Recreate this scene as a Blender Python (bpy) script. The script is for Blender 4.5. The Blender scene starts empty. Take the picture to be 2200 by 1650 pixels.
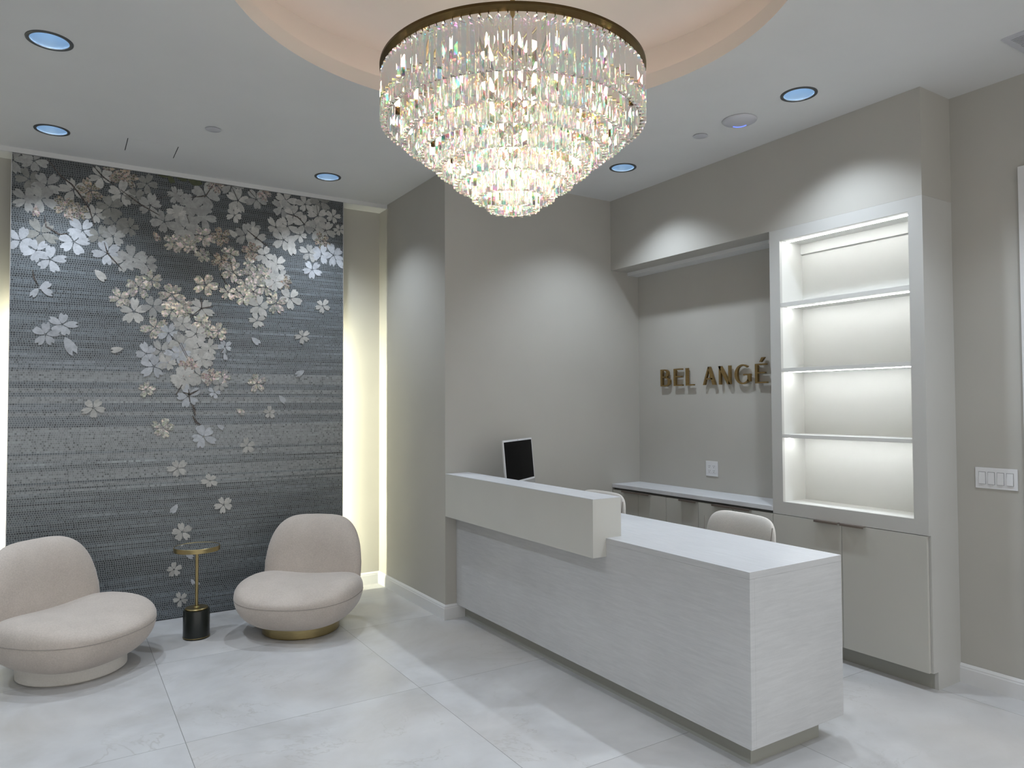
import bpy, bmesh, math, random
from mathutils import Vector, Matrix, Euler
from mathutils.geometry import delaunay_2d_cdt
C = bpy.context.scene.collection
sc = bpy.context.scene
R = math.radians

# ------------------------------------------------------------------ camera, world, exposure
cam_d = bpy.data.cameras.new('camera')
cam = bpy.data.objects.new('camera', cam_d); C.objects.link(cam); sc.camera = cam
cam_d.sensor_width = 36.0; cam_d.lens = 1533.9183 / 2200 * 36.0
cam_d.clip_start = 0.05; cam_d.clip_end = 60
yaw, pit, rol = R(32.3595), R(1.6328), R(-0.2422)
fw = Vector((math.sin(yaw)*math.cos(pit), math.cos(yaw)*math.cos(pit), math.sin(pit)))
rt = Vector((math.cos(yaw), -math.sin(yaw), 0)); up = rt.cross(fw)
rt2 = rt*math.cos(rol) + up*math.sin(rol); up2 = -rt*math.sin(rol) + up*math.cos(rol)
m = Matrix((rt2, up2, -fw)).transposed().to_4x4(); m.translation = (0, 0, 1.58)
cam.matrix_world = m

w = bpy.data.worlds.new('world'); sc.world = w; w.use_nodes = True
w.node_tree.nodes['Background'].inputs[0].default_value = (1.0, 0.975, 0.93, 1)
w.node_tree.nodes['Background'].inputs[1].default_value = 0.85
sc.view_settings.view_transform = 'Standard'; sc.view_settings.look = 'None'
sc.view_settings.gamma = 1; sc.view_settings.use_curve_mapping = False
sc.view_settings.exposure = 0.28
cy = sc.cycles
cy.use_denoising = True
cy.max_bounces = 40; cy.diffuse_bounces = 4; cy.glossy_bounces = 24; cy.transmission_bounces = 40
cy.sample_clamp_indirect = 6.0; cy.blur_glossy = 0.5
cy.use_adaptive_sampling = True; cy.adaptive_threshold = 0.015

# room planes found from the photograph (metres)
ZC = 3.3408; XW = 2.419; YB = 6.041; YW = 4.747; XS = 4.027; XR = 4.342; YM = 5.866
YSE = 2.100; YT0 = 3.110; ZSB = 2.735; XL = -3.3; YN = -1.9
TRAY = (1.616, 2.5366); TR = 1.2057
DL = [(-0.061, 4.052), (-0.061, 5.370), (1.728, 5.370), (3.527, 4.009), (3.541, 2.519),
      (-0.061, 2.55), (-0.061, 1.05), (3.541, 1.05), (1.73, 0.35), (-1.85, 5.37), (-1.85, 2.55), (1.73, -0.95), (-0.061, -0.5)]  # after the visible fittings come unseen ones, added for their light

def spot(name, loc, power, col, size=114, blend=0.85, rad=0.035):
    l = bpy.data.lights.new(name, 'SPOT'); l.energy = power; l.color = col
    l.spot_size = R(size); l.spot_blend = blend; l.shadow_soft_size = rad
    o = bpy.data.objects.new(name, l); o.location = loc; C.objects.link(o)
    return o
for i, (x, y) in enumerate(DL):
    spot('downlight_beam', (x, y, ZC + 0.030), 64.0, (0.79, 0.885, 1.0))

# ------------------------------------------------------------------ materials
def srgb(r, g, b):
    f = lambda c: ((c/255+0.055)/1.055)**2.4 if c > 10 else c/255/12.92
    return (f(r), f(g), f(b), 1)
def mat(name, col, rough=0.6, metal=0.0, spec=0.5):
    m = bpy.data.materials.new(name); m.use_nodes = True
    b = m.node_tree.nodes['Principled BSDF']
    b.inputs['Base Color'].default_value = col; b.inputs['Roughness'].default_value = rough
    b.inputs['Metallic'].default_value = metal; b.inputs['Specular IOR Level'].default_value = spec
    return m
class NT:
    def __init__(s, m): s.t = m.node_tree; s.b = s.t.nodes['Principled BSDF']
    def n(s, typ, **kw):
        o = s.t.nodes.new('ShaderNode' + typ)
        for k, v in kw.items(): setattr(o, k, v)
        return o
    def l(s, a, b): s.t.links.new(a, b)
    def pos(s):
        return s.n('NewGeometry').outputs['Position']
    def mapping(s, src, scale):
        mp = s.n('Mapping'); mp.inputs['Scale'].default_value = scale; s.l(src, mp.inputs['Vector']); return mp.outputs[0]
    def noise(s, vec, scale, detail=3, rough=0.5, dist=0):
        n = s.n('TexNoise'); n.inputs['Scale'].default_value = scale; n.inputs['Detail'].default_value = detail
        n.inputs['Roughness'].default_value = rough; n.inputs['Distortion'].default_value = dist
        s.l(vec, n.inputs['Vector']); return n.outputs['Fac']
    def ramp(s, fac, stops, interp='LINEAR'):
        r = s.n('ValToRGB'); r.color_ramp.interpolation = interp
        e = r.color_ramp.elements
        while len(e) < len(stops): e.new(0.5)
        for k, (p, c) in enumerate(stops): e[k].position = p; e[k].color = c
        s.l(fac, r.inputs[0]); return r.outputs[0]
    def math(s, op, a, b=None, c=None, clamp=False):
        n = s.n('Math', operation=op, use_clamp=clamp)
        for k, v in enumerate((a, b, c)):
            if v is None: continue
            if isinstance(v, (int, float)): n.inputs[k].default_value = v
            else: s.l(v, n.inputs[k])
        return n.outputs[0]
    def mix(s, fac, a, b, mode='MIX'):
        n = s.n('Mix', data_type='RGBA', blend_type=mode)
        for k, v in ((0, fac), (6, a), (7, b)):
            if isinstance(v, (int, float)): n.inputs[k].default_value = v
            elif isinstance(v, tuple): n.inputs[k].default_value = v
            else: s.l(v, n.inputs[k])
        return n.outputs[2]
    def bump(s, h, strength, dist=0.002):
        b = s.n('Bump'); b.inputs['Strength'].default_value = strength; b.inputs['Distance'].default_value = dist
        s.l(h, b.inputs['Height']); s.l(b.outputs[0], s.b.inputs['Normal'])
def g(v): return (v, v, v, 1)

def paint(name, col, rough=0.55):
    m = mat(name, col, rough, spec=0.3); t = NT(m)
    p = t.pos(); n = t.noise(p, 2.0, 4)
    t.l(t.mix(1.0, col, t.ramp(n, [(0.3, g(0.95)), (0.7, g(1.0))]), 'MULTIPLY'), t.b.inputs['Base Color'])
    t.bump(t.noise(p, 260, 2), 0.08, 0.001)
    return m
M = {}
M['wall'] = paint('greige_paint', (0.475, 0.46, 0.42, 1))
M['ceil'] = paint('ceiling_paint', (0.69, 0.69, 0.68, 1), 0.7)
M['tray'] = paint('tray_paint', (0.74, 0.68, 0.64, 1), 0.7)
M['base'] = mat('trim_paint', (0.70, 0.70, 0.70, 1), 0.35)
M['cab'] = paint('cabinet_lacquer', (0.52, 0.51, 0.465, 1), 0.40)
M['shelf'] = paint('bookcase_lacquer_lit', (0.72, 0.72, 0.69, 1), 0.40)  # paler copy: strip-lit brightness of the inside put into the colour
M['frame'] = paint('bookcase_lacquer_dim', (0.53, 0.525, 0.50, 1), 0.40)  # darker copy of the lacquer for the less lit outside
M['counter'] = paint('ledge_laminate', (0.60, 0.59, 0.545, 1), 0.42)
M['toe'] = mat('toe_kick_paint', (0.36, 0.36, 0.32, 1), 0.5)
M['gap'] = mat('dark_gap', (0.02, 0.02, 0.02, 1), 0.9)
M['darkpanel'] = mat('carcass_inner', (0.12, 0.12, 0.115, 1), 0.7)
M['plastic'] = mat('white_plastic', (0.72, 0.72, 0.73, 1), 0.35)
M['plastic_grey'] = mat('pale_grey_plastic', (0.52, 0.52, 0.55, 1), 0.4)
M['black'] = mat('black_screen', (0.001, 0.001, 0.0015, 1), 0.12, spec=0.05)
M['silver'] = mat('silver_aluminium', (0.72, 0.72, 0.72, 1), 0.35, 0.85)
M['trimring'] = mat('dark_trim_ring', (0.07, 0.075, 0.075, 1), 0.4, 0.3)
M['bronze'] = mat('bronze_handle', (0.26, 0.215, 0.19, 1), 0.38, 0.8)
M['blackbase'] = mat('black_stone', (0.010, 0.013, 0.011, 1), 0.28)
M['rubber'] = mat('black_rubber', (0.02, 0.02, 0.02, 1), 0.6)

def brass(name, col, rough):
    m = mat(name, col, rough, 1.0); t = NT(m)
    tc = t.n('TexCoord').outputs['Object']
    n = t.noise(t.mapping(tc, (3, 3, 180)), 6, 2)
    t.l(t.mix(1.0, col, t.ramp(n, [(0.3, g(0.78)), (0.7, g(1.1))]), 'MULTIPLY'), t.b.inputs['Base Color'])
    return m
M['brass'] = brass('brushed_brass', (0.40, 0.32, 0.16, 1), 0.32)
M['brass_dark'] = brass('dark_brass', (0.13, 0.088, 0.038, 1), 0.38)  # darker brass for the chandelier's ring and fittings
M['letter'] = brass('letter_brass', (0.36, 0.25, 0.11, 1), 0.36)

def mirror():
    m = mat('smoked_mirror', (0.80, 0.83, 0.86, 1), 0.03, 1.0); return m
M['mirror'] = mirror()

def laminate(name, base, axis):
    # pale stone-look laminate with short horizontal streaks
    m = mat(name, base, 0.42); t = NT(m); p = t.pos()
    sc_ = (2.0, 2.0, 26) if axis == 'v' else (30, 2.0, 2.0)
    n1 = t.noise(t.mapping(p, sc_), 3.0, 6, 0.65, 0.4)
    n2 = t.noise(p, 2.2, 3, 0.5)
    n3 = t.noise(t.mapping(p, tuple(v*4 for v in sc_)), 6.0, 3, 0.7)
    f = t.math('ADD', t.math('MULTIPLY', n1, 0.5), t.math('ADD', t.math('MULTIPLY', n2, 0.3), t.math('MULTIPLY', n3, 0.2)))
    t.l(t.mix(1.0, base, t.ramp(f, [(0.34, (0.84, 0.845, 0.85, 1)), (0.5, g(0.95)), (0.66, g(1.06))]), 'MULTIPLY'), t.b.inputs['Base Color'])
    return m
M['lam_v'] = laminate('streaked_laminate', (0.58, 0.58, 0.58, 1), 'v')
M['lam_h'] = laminate('streaked_worktop', (0.68, 0.69, 0.71, 1), 'h')

def floor_mat():
    m = mat('porcelain_tile', (0.6, 0.6, 0.6, 1), 0.33); t = NT(m); p = t.pos()
    sx = t.n('SeparateXYZ'); t.l(p, sx.inputs[0])
    def cell(o, off):
        a = t.math('DIVIDE', t.math('SUBTRACT', o, off), 1.2)
        fr = t.math('FRACT', a); fl = t.math('FLOOR', a)
        d = t.math('ABSOLUTE', t.math('SUBTRACT', fr, 0.5))
        return fl, t.math('GREATER_THAN', d, 0.5 - 0.0011)
    fx, gx = cell(sx.outputs[0], 0.518); fy, gy = cell(sx.outputs[1], 3.69 - 1.2*8)
    grout = t.math('MAXIMUM', gx, gy)
    cmb = t.n('CombineXYZ'); t.l(t.math('MULTIPLY', fx, 7.31), cmb.inputs[0]); t.l(t.math('MULTIPLY', fy, 3.77), cmb.inputs[1])
    va = t.n('VectorMath', operation='ADD'); t.l(p, va.inputs[0]); t.l(cmb.outputs[0], va.inputs[1]); q = va.outputs[0]
    n1 = t.noise(q, 1.5, 5, 0.6, 0.6)
    n2 = t.noise(q, 6.0, 5, 0.6, 0.3)
    col = t.ramp(n1, [(0.28, (0.43, 0.42, 0.405, 1)), (0.50, (0.53, 0.525, 0.525, 1)), (0.72, (0.60, 0.60, 0.60, 1))])
    col = t.mix(1.0, col, t.ramp(n2, [(0.3, g(0.93)), (0.7, g(1.03))]), 'MULTIPLY')
    # faint marble veins: narrow band around 0.5 of a warped noise
    v = t.noise(q, 1.1, 6, 0.62, 1.3)
    vd = t.math('ABSOLUTE', t.math('SUBTRACT', v, 0.5))
    vm = t.math('MULTIPLY', t.math('SUBTRACT', 1.0, t.math('MULTIPLY', vd, 110), clamp=True), t.ramp(t.noise(q, 1.7, 2), [(0.45, g(0)), (0.62, g(1))]), clamp=True)
    col = t.mix(t.math('MULTIPLY', vm, 0.42), col, (0.33, 0.31, 0.28, 1))
    warm = t.ramp(t.noise(q, 0.8, 3), [(0.5, g(0)), (0.75, g(0.5))])
    col = t.mix(warm, col, (0.57, 0.53, 0.49, 1))
    col = t.mix(grout, col, (0.20, 0.20, 0.19, 1))
    t.l(col, t.b.inputs['Base Color'])
    t.l(t.ramp(n2, [(0.3, g(0.30)), (0.7, g(0.42))]), t.b.inputs['Roughness'])
    return m
M['floor'] = floor_mat()

def mosaic_mat():
    # 14.7 mm stone tesserae in running bond; every course has its own tone, as in the stone panel
    m = mat('stone_tesserae', (0.1, 0.1, 0.1, 1), 0.45); t = NT(m); p = t.pos()
    sx = t.n('SeparateXYZ'); t.l(p, sx.inputs[0]); X, Z = sx.outputs[0], sx.outputs[2]
    tw, th, gr = 0.0150, 0.0143, 0.085
    r = t.math('DIVIDE', Z, th); row = t.math('FLOOR', r)
    wn = t.n('TexWhiteNoise', noise_dimensions='1D'); t.l(row, wn.inputs['W'])
    c = t.math('ADD', t.math('DIVIDE', X, tw), t.math('MULTIPLY', wn.outputs['Value'], 1.0)); colm = t.math('FLOOR', c)
    ex = t.math('ABSOLUTE', t.math('SUBTRACT', t.math('FRACT', c), 0.5)); ez = t.math('ABSOLUTE', t.math('SUBTRACT', t.math('FRACT', r), 0.5))
    grout = t.math('GREATER_THAN', t.math('MAXIMUM', ex, ez), 0.5 - gr)
    cb = t.n('CombineXYZ'); t.l(colm, cb.inputs[0]); t.l(row, cb.inputs[1])
    w2 = t.n('TexWhiteNoise', noise_dimensions='2D'); t.l(cb.outputs[0], w2.inputs['Vector'])
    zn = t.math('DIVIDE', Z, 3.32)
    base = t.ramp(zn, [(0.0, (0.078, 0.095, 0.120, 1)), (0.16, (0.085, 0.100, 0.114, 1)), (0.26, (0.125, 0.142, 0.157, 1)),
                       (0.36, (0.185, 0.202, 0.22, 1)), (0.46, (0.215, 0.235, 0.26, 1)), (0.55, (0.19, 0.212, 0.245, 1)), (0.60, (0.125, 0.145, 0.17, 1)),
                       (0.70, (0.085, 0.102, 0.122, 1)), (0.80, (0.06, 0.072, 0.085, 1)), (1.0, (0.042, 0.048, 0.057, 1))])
    # bands of courses
    s1 = t.n('CombineXYZ'); t.l(t.math('MULTIPLY', row, 0.11), s1.inputs[2]); t.l(t.math('MULTIPLY', X, 0.25), s1.inputs[0])
    b1 = t.ramp(t.noise(s1.outputs[0], 2.2, 3, 0.8), [(0.40, g(0.58)), (0.5, g(1.0)), (0.60, g(1.6))])
    s2 = t.n('CombineXYZ'); t.l(t.math('MULTIPLY', row, 0.93), s2.inputs[2]); t.l(t.math('MULTIPLY', X, 0.8), s2.inputs[0])
    b2 = t.ramp(t.noise(s2.outputs[0], 1.0, 1), [(0.38, g(0.70)), (0.62, g(1.25))])
    per = t.ramp(w2.outputs['Value'], [(0.0, g(0.45)), (0.12, g(0.78)), (0.5, g(1.0)), (1.0, g(1.22))])
    col = t.mix(1.0, t.mix(1.0, t.mix(1.0, base, b1, 'MULTIPLY'), b2, 'MULTIPLY'), per, 'MULTIPLY')
    # wide explicit pale and dark courses read from the photograph
    def band(z0, z1): return t.math('MULTIPLY', t.math('GREATER_THAN', Z, z0), t.math('LESS_THAN', Z, z1))
    pale = None
    for z0, z1 in ((1.751, 1.827), (1.675, 1.706), (1.600, 1.645), (1.511, 1.538), (1.267, 1.431), (1.205, 1.241), (1.059, 1.134), (1.015, 1.040), (0.984, 0.997)):
        b = band(z0, z1); pale = b if pale is None else t.math('MAXIMUM', pale, b)
    col = t.mix(t.math('MULTIPLY', pale, 0.72), col, t.mix(1.0, (0.30, 0.315, 0.33, 1), per, 'MULTIPLY'))
    dark = None
    for z0, z1 in ((1.706, 1.751), (1.647, 1.675), (1.540, 1.600), (1.436, 1.509), (1.245, 1.256), (1.042, 1.056), (0.918, 0.928), (0.834, 0.861), (0.781, 0.799), (0.728, 0.746), (0.676, 0.693), (1.827, 1.846), (1.862, 1.876), (1.902, 1.920), (1.942, 1.969), (2.06, 2.075), (2.12, 2.14), (0.60, 0.615), (0.52, 0.54)):
        b = band(z0, z1); dark = b if dark is None else t.math('MAXIMUM', dark, b)
    col = t.mix(t.math('MULTIPLY', dark, 0.62), col, t.mix(1.0, (0.10, 0.118, 0.142, 1), per, 'MULTIPLY'))
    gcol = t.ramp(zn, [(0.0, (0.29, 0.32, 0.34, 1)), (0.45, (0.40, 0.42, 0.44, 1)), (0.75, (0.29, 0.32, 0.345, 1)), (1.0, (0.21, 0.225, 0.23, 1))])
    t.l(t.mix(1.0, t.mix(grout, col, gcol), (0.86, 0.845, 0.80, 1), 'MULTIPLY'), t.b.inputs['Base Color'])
    t.l(t.math('ADD', t.math('MULTIPLY', grout, 0.4), 0.38), t.b.inputs['Roughness'])
    return m
M['mosaic'] = mosaic_mat()

def shell_mat():
    # petals: cut stone and mother of pearl, tone stored per piece
    m = mat('shell_and_marble', (0.5, 0.5, 0.5, 1), 0.35); t = NT(m)
    a = t.n('Attribute', attribute_name='tone'); p = t.pos()
    n = t.noise(p, 30, 4, 0.6, 0.5)
    vo = t.n('TexVoronoi', feature='DISTANCE_TO_EDGE'); vo.inputs['Scale'].default_value = 62; t.l(p, vo.inputs['Vector'])
    vc = t.n('TexVoronoi'); vc.inputs['Scale'].default_value = 62; t.l(p, vc.inputs['Vector'])
    edge = t.math('LESS_THAN', vo.outputs['Distance'], 0.07)
    ispearl = t.math('LESS_THAN', a.outputs['Alpha'], 0.75)
    col = t.mix(1.0, a.outputs['Color'], t.ramp(n, [(0.3, g(0.66)), (0.7, g(0.95))]), 'MULTIPLY')
    sp = t.n('SeparateColor'); t.l(vc.outputs['Color'], sp.inputs[0])
    pe = t.mix(1.0, col, t.ramp(sp.outputs[0], [(0.0, g(0.62)), (0.6, g(0.95)), (0.8, g(1.25)), (0.93, g(1.9))]), 'MULTIPLY')  # brightest chips are pearl glints painted into the colour
    pe = t.mix(0.22, pe, t.mix(1.0, pe, vc.outputs['Color'], 'MULTIPLY'))
    col = t.mix(ispearl, col, pe)
    col = t.mix(t.math('MULTIPLY', t.math('MULTIPLY', edge, ispearl), 0.55), col, (0.55, 0.54, 0.50, 1))
    t.l(col, t.b.inputs['Base Color'])
    hue = t.mix(0.4, g(1.0), vc.outputs['Color'])
    isbright = t.math('LESS_THAN', a.outputs['Alpha'], 0.35)
    t.l(t.math('ADD', 0.0, t.math('MULTIPLY', ispearl, 0.55)), t.b.inputs['Coat Weight'])
    t.l(t.math('MULTIPLY', ispearl, 0.35), t.b.inputs['Metallic'])
    t.b.inputs['Coat Roughness'].default_value = 0.12
    t.b.inputs['Thin Film Thickness'].default_value = 0.0
    t.l(t.math('MULTIPLY', ispearl, t.math('ADD', 320.0, t.math('MULTIPLY', vc.outputs['Distance'], 420.0))), t.b.inputs['Thin Film Thickness'])
    # each shell chip sits at its own slight angle
    nm = t.n('Bump'); nm.inputs['Strength'].default_value = 0.6; nm.inputs['Distance'].default_value = 0.002
    t.l(t.math('MULTIPLY', vc.outputs['Distance'], ispearl), nm.inputs['Height']); t.l(nm.outputs[0], t.b.inputs['Normal'])
    return m
M['petal'] = shell_mat()
def branch_mat():
    m = mat('dark_branch_stone', (0.02, 0.018, 0.02, 1), 0.4); t = NT(m); p = t.pos()
    vo = t.n('TexVoronoi', feature='DISTANCE_TO_EDGE'); vo.inputs['Scale'].default_value = 75; t.l(p, vo.inputs['Vector'])
    t.l(t.mix(t.math('LESS_THAN', vo.outputs['Distance'], 0.06), (0.022, 0.017, 0.016, 1), (0.20, 0.17, 0.15, 1)), t.b.inputs['Base Color'])
    return m
M['branch'] = branch_mat()

def fabric(name, c1, c2):
    m = mat(name, c1, 0.9, spec=0.15); t = NT(m)
    tc = t.n('TexCoord').outputs['Object']
    n = t.noise(tc, 120, 4, 0.7); n2 = t.noise(tc, 5, 4, 0.6)
    f = t.math('ADD', t.math('MULTIPLY', n, 0.6), t.math('MULTIPLY', n2, 0.4))
    t.l(t.ramp(f, [(0.35, c2), (0.62, c1)]), t.b.inputs['Base Color'])
    t.b.inputs['Sheen Weight'].default_value = 0.35; t.b.inputs['Sheen Roughness'].default_value = 0.4
    t.bump(n, 0.35, 0.0025)
    return m
M['boucle'] = fabric('boucle_fabric', (0.57, 0.505, 0.45, 1), (0.45, 0.395, 0.35, 1))
M['seam'] = mat('seam_thread', (0.30, 0.27, 0.24, 1), 0.9)
M['leather'] = fabric('cream_upholstery', (0.74, 0.71, 0.66, 1), (0.67, 0.64, 0.60, 1))

def emit(name, col, s):
    m = bpy.data.materials.new(name); m.use_nodes = True; t = m.node_tree
    t.nodes.clear(); e = t.nodes.new('ShaderNodeEmission'); o = t.nodes.new('ShaderNodeOutputMaterial')
    e.inputs[0].default_value = col; e.inputs[1].default_value = s; t.links.new(e.outputs[0], o.inputs[0])
    return m
M['led_wall'] = emit('warm_led_strip', (1.0, 0.99, 0.74, 1), 240.0)
M['led_shelf'] = emit('cool_led_strip', (0.96, 0.98, 0.98, 1), 34.0)
M['led_cove'] = emit('cove_led_strip', (1.0, 0.86, 0.76, 1), 3.5)
M['lamp'] = emit('downlight_lamp', (0.60, 0.80, 1.0, 1), 2.6)
M['blue'] = emit('blue_status_light', (0.10, 0.16, 1.0, 1), 2.2)
M['bulb'] = emit('candle_bulb', (1.0, 0.84, 0.62, 1), 21.0)
M['reflector'] = mat('specular_reflector', (0.62, 0.80, 0.97, 1), 0.35, 0.3)

def crystal():
    # clear cut crystal with an added iridescent film imitating rainbow dispersion; film thickness drifts from piece to piece
    m = mat('cut_crystal', (1, 1, 1, 1), 0.0); t = NT(m)
    t.b.inputs['Transmission Weight'].default_value = 1.0; t.b.inputs['IOR'].default_value = 1.55
    n = t.noise(t.pos(), 14.0, 1)
    t.l(t.math('ADD', 120.0, t.math('MULTIPLY', n, 560.0)), t.b.inputs['Thin Film Thickness'])
    t.b.inputs['Thin Film IOR'].default_value = 2.3
    return m
M['crystal'] = crystal()

# ------------------------------------------------------------------ helpers
def obj(name, bm, m, parent=None, smooth=False, mods=()):
    me = bpy.data.meshes.new(name); bm.normal_update(); bm.to_mesh(me); bm.free()
    for mm in (m if isinstance(m, (list, tuple)) else [m]): me.materials.append(mm)
    if smooth:
        for p in me.polygons: p.use_smooth = True
    o = bpy.data.objects.new(name, me); C.objects.link(o)
    if parent: o.parent = parent
    return o
def empty(name, loc=(0, 0, 0), rz=0.0):
    o = bpy.data.objects.new(name, None); C.objects.link(o); o.location = loc; o.rotation_euler = (0, 0, rz)
    o.empty_display_size = 0.05
    return o
def tag(o, label, cat, group=None):
    o['label'] = label; o['category'] = cat
    if group: o['group'] = group
    return o
def struct(o): o['kind'] = 'structure'; return o
def bx(bm, x0, x1, y0, y1, z0, z1, mi=0):
    v = [bm.verts.new((x, y, z)) for x in (x0, x1) for y in (y0, y1) for z in (z0, z1)]
    for f in ((0, 1, 3, 2), (4, 6, 7, 5), (0, 4, 5, 1), (2, 3, 7, 6), (0, 2, 6, 4), (1, 5, 7, 3)):
        fa = bm.faces.new([v[i] for i in f]); fa.material_index = mi
def box(name, x0, x1, y0, y1, z0, z1, m, parent=None, bevel=0.0, off=(0, 0, 0)):
    bm = bmesh.new(); bx(bm, x0-off[0], x1-off[0], y0-off[1], y1-off[1], z0-off[2], z1-off[2])
    bmesh.ops.recalc_face_normals(bm, faces=bm.faces)
    if bevel: bmesh.ops.bevel(bm, geom=bm.edges[:], offset=bevel, segments=2, affect='EDGES', profile=0.6)
    return obj(name, bm, m, parent)
def lathe(bm, prof, n=48, c=(0, 0, 0), mi=0, close=False):
    rings = []
    for r, z in prof:
        if r < 1e-6: rings.append([bm.verts.new((c[0], c[1], c[2]+z))])
        else: rings.append([bm.verts.new((c[0]+r*math.cos(2*math.pi*k/n), c[1]+r*math.sin(2*math.pi*k/n), c[2]+z)) for k in range(n)])
    pairs = list(zip(rings, rings[1:])) + ([(rings[-1], rings[0])] if close else [])
    for a, b in pairs:
        for k in range(n):
            k2 = (k+1) % n
            if len(a) == 1 and len(b) == 1: continue
            if len(a) == 1: f = bm.faces.new((a[0], b[k2], b[k]))
            elif len(b) == 1: f = bm.faces.new((a[k], a[k2], b[0]))
            else: f = bm.faces.new((a[k], a[k2], b[k2], b[k]))
            f.material_index = mi
    bmesh.ops.recalc_face_normals(bm, faces=bm.faces)
def lath(name, prof, m, parent=None, n=48, c=(0, 0, 0), smooth=True, close=False, bev=None):
    bm = bmesh.new(); lathe(bm, prof, n, c, close=close); o = obj(name, bm, m, parent, smooth)
    if smooth:
        o.data.set_sharp_from_angle(angle=R(35))
    return o
def tube(bm, pts, r, n=8, closed=False):
    pts = [Vector(p) for p in pts]; L = len(pts); rings = []
    for i, p in enumerate(pts):
        a = pts[(i-1) % L] if (closed or i > 0) else p; b = pts[(i+1) % L] if (closed or i < L-1) else p
        d = (b-a).normalized(); u = d.cross(Vector((0, 0, 1)))
        if u.length < 1e-3: u = d.cross(Vector((1, 0, 0)))
        u.normalize(); v = d.cross(u)
        rings.append([bm.verts.new(p + u*r*math.cos(2*math.pi*k/n) + v*r*math.sin(2*math.pi*k/n)) for k in range(n)])
    for i in range(L if closed else L-1):
        a, b = rings[i], rings[(i+1) % L]
        for k in range(n): bm.faces.new((a[k], a[(k+1) % n], b[(k+1) % n], b[k]))
    if not closed:
        bm.faces.new(rings[0][::-1]); bm.faces.new(rings[-1])
    bmesh.ops.recalc_face_normals(bm, faces=bm.faces)
def spow(v, e): return math.copysign(abs(v)**e, v)

# blossom positions on the mosaic in millimetres: x, z, radius, tone
FLOWERS='''-289,3252,83,g;-168,3269,84,g;-194,3138,79,d;-92,3113,94,g;-207,2996,93,g;-126,3013,103,g;63,3104,91,w;24,2974,85,t;169,3116,92,t;235,3225,83,w;345,3303,108,t;398,3237,79,t;364,3122,94,w;526,3223,75,d;452,3116,69,d;97,2955,72,t;200,2950,77,w;292,3013,88,d;324,2899,88,d;550,3065,90,g;123,2824,91,b;-123,2773,103,d;-238,2708,87,b;-145,2649,79,b;71,2736,95,b;-67,2597,94,b;227,2803,73,d;312,2804,83,g;419,2882,69,d;279,2677,97,b;387,2630,88,g;439,2665,99,g;527,2624,85,g;646,2957,91,g;734,3041,66,w;723,3168,66,g;818,3110,82,g;791,2930,92,g;717,2807,81,s;811,2798,72,s;363,2361,73,s;480,2450,89,s;564,2507,75,s;451,2269,94,w;702,2417,91,s;575,2317,80,g;796,2332,71,s;703,2295,81,p;773,2208,71,g;590,2157,90,s;681,2121,75,b;770,2044,97,g;632,1988,80,g;534,1964,79,b;733,1961,81,b;9,2149,89,b;-88,2074,79,b;930,3197,118,g;751,3160,57,g;872,3090,107,g;1007,3288,69,k;1119,3306,90,g;1167,3193,90,w;1144,3074,65,w;1307,3224,86,g;1370,3285,66,k;784,2922,106,g;748,3034,57,w;917,3028,98,g;923,2881,88,s;1047,2897,79,t;794,2817,77,s;1284,2987,60,g;1226,2929,90,g;1304,2908,91,w;1275,2803,86,t;1541,3249,93,w;1511,3183,83,g;1697,3241,79,w;1603,3143,83,w;1824,3281,96,d;1803,3161,90,w;1933,3173,64,w;1553,3042,83,w;1461,3020,82,w;1522,2924,93,w;1656,2982,68,w;1687,3071,84,w;1782,3041,90,g;1868,3046,85,w;1841,2952,74,t;1730,2843,84,g;1836,2844,80,b;1939,2845,96,b;1988,3067,54,w;1757,2703,79,b;915,2733,63,s;1113,2765,69,s;1048,2698,74,t;1373,2783,76,w;1468,2721,82,w;1256,2700,50,s;1133,2627,89,s;1423,2666,82,w;1286,2622,80,s;1364,2619,91,s;1504,2622,72,g;1529,2572,62,t;935,2505,92,p;1228,2526,70,p;1287,2480,90,s;1096,2465,64,p;1384,2529,81,s;1459,2576,82,w;1215,2434,75,p;1576,2452,98,w;1465,2402,87,s;1336,2372,91,w;1319,2255,65,w;1846,2408,63,w;1680,2145,62,w;909,2323,92,w;789,2295,72,s;777,2198,67,w;905,2215,72,p;951,2164,68,s;870,2126,77,w;1033,2154,73,s;774,2035,90,w;898,2021,87,w;966,2028,68,w;1080,2038,59,b;827,1941,67,w;944,1935,68,w;763,1982,73,b;584,1870,91,b;675,1902,67,w;818,1866,68,k;800,1778,88,w;819,1650,88,b;538,1702,61,s;203,1566,73,w;649,1419,81,s;752,1112,72,w;787,635,72,w;911,1938,79,w;825,1866,78,k;785,1797,92,w;903,1809,69,w;986,1800,79,k;1061,1802,60,s;1006,1681,49,b;1043,1741,60,g;1319,1755,72,s;1420,1522,51,w;930,1344,93,b;1248,1264,61,w;978,1006,59,w;1078,815,69,w;733,362,56,w;780,136,53,w'''
PETALS='''594,3305,666,3303,o;666,3317,704,3252,o;720,3312,799,3293,o;802,3324,868,3275,o;-153,2962,-152,2878,k;572,2875,614,2801,k;198,2554,270,2478,w;24,2065,86,1944,b;386,1997,306,1978,w;-129,2384,-62,2437,b;-121,2396,-46,2351,b;-131,2393,-175,2325,b;725,3312,802,3302,o;799,3332,851,3273,o;837,3262,904,3300,o;1101,2955,1161,2899,w;1275,2120,1342,2064,b;1567,2932,1602,2805,w;1561,2949,1607,2873,w;1076,1988,1086,1930,b;1957,2803,2033,2748,b;755,847,710,780,b;1699,1866,1625,1822,b;1490,1663,1543,1599,b;1164,1555,1231,1514,s;1025,1431,1075,1400,b;814,460,867,434,b;851,278,874,232,b;897,251,910,226,b'''
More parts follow.
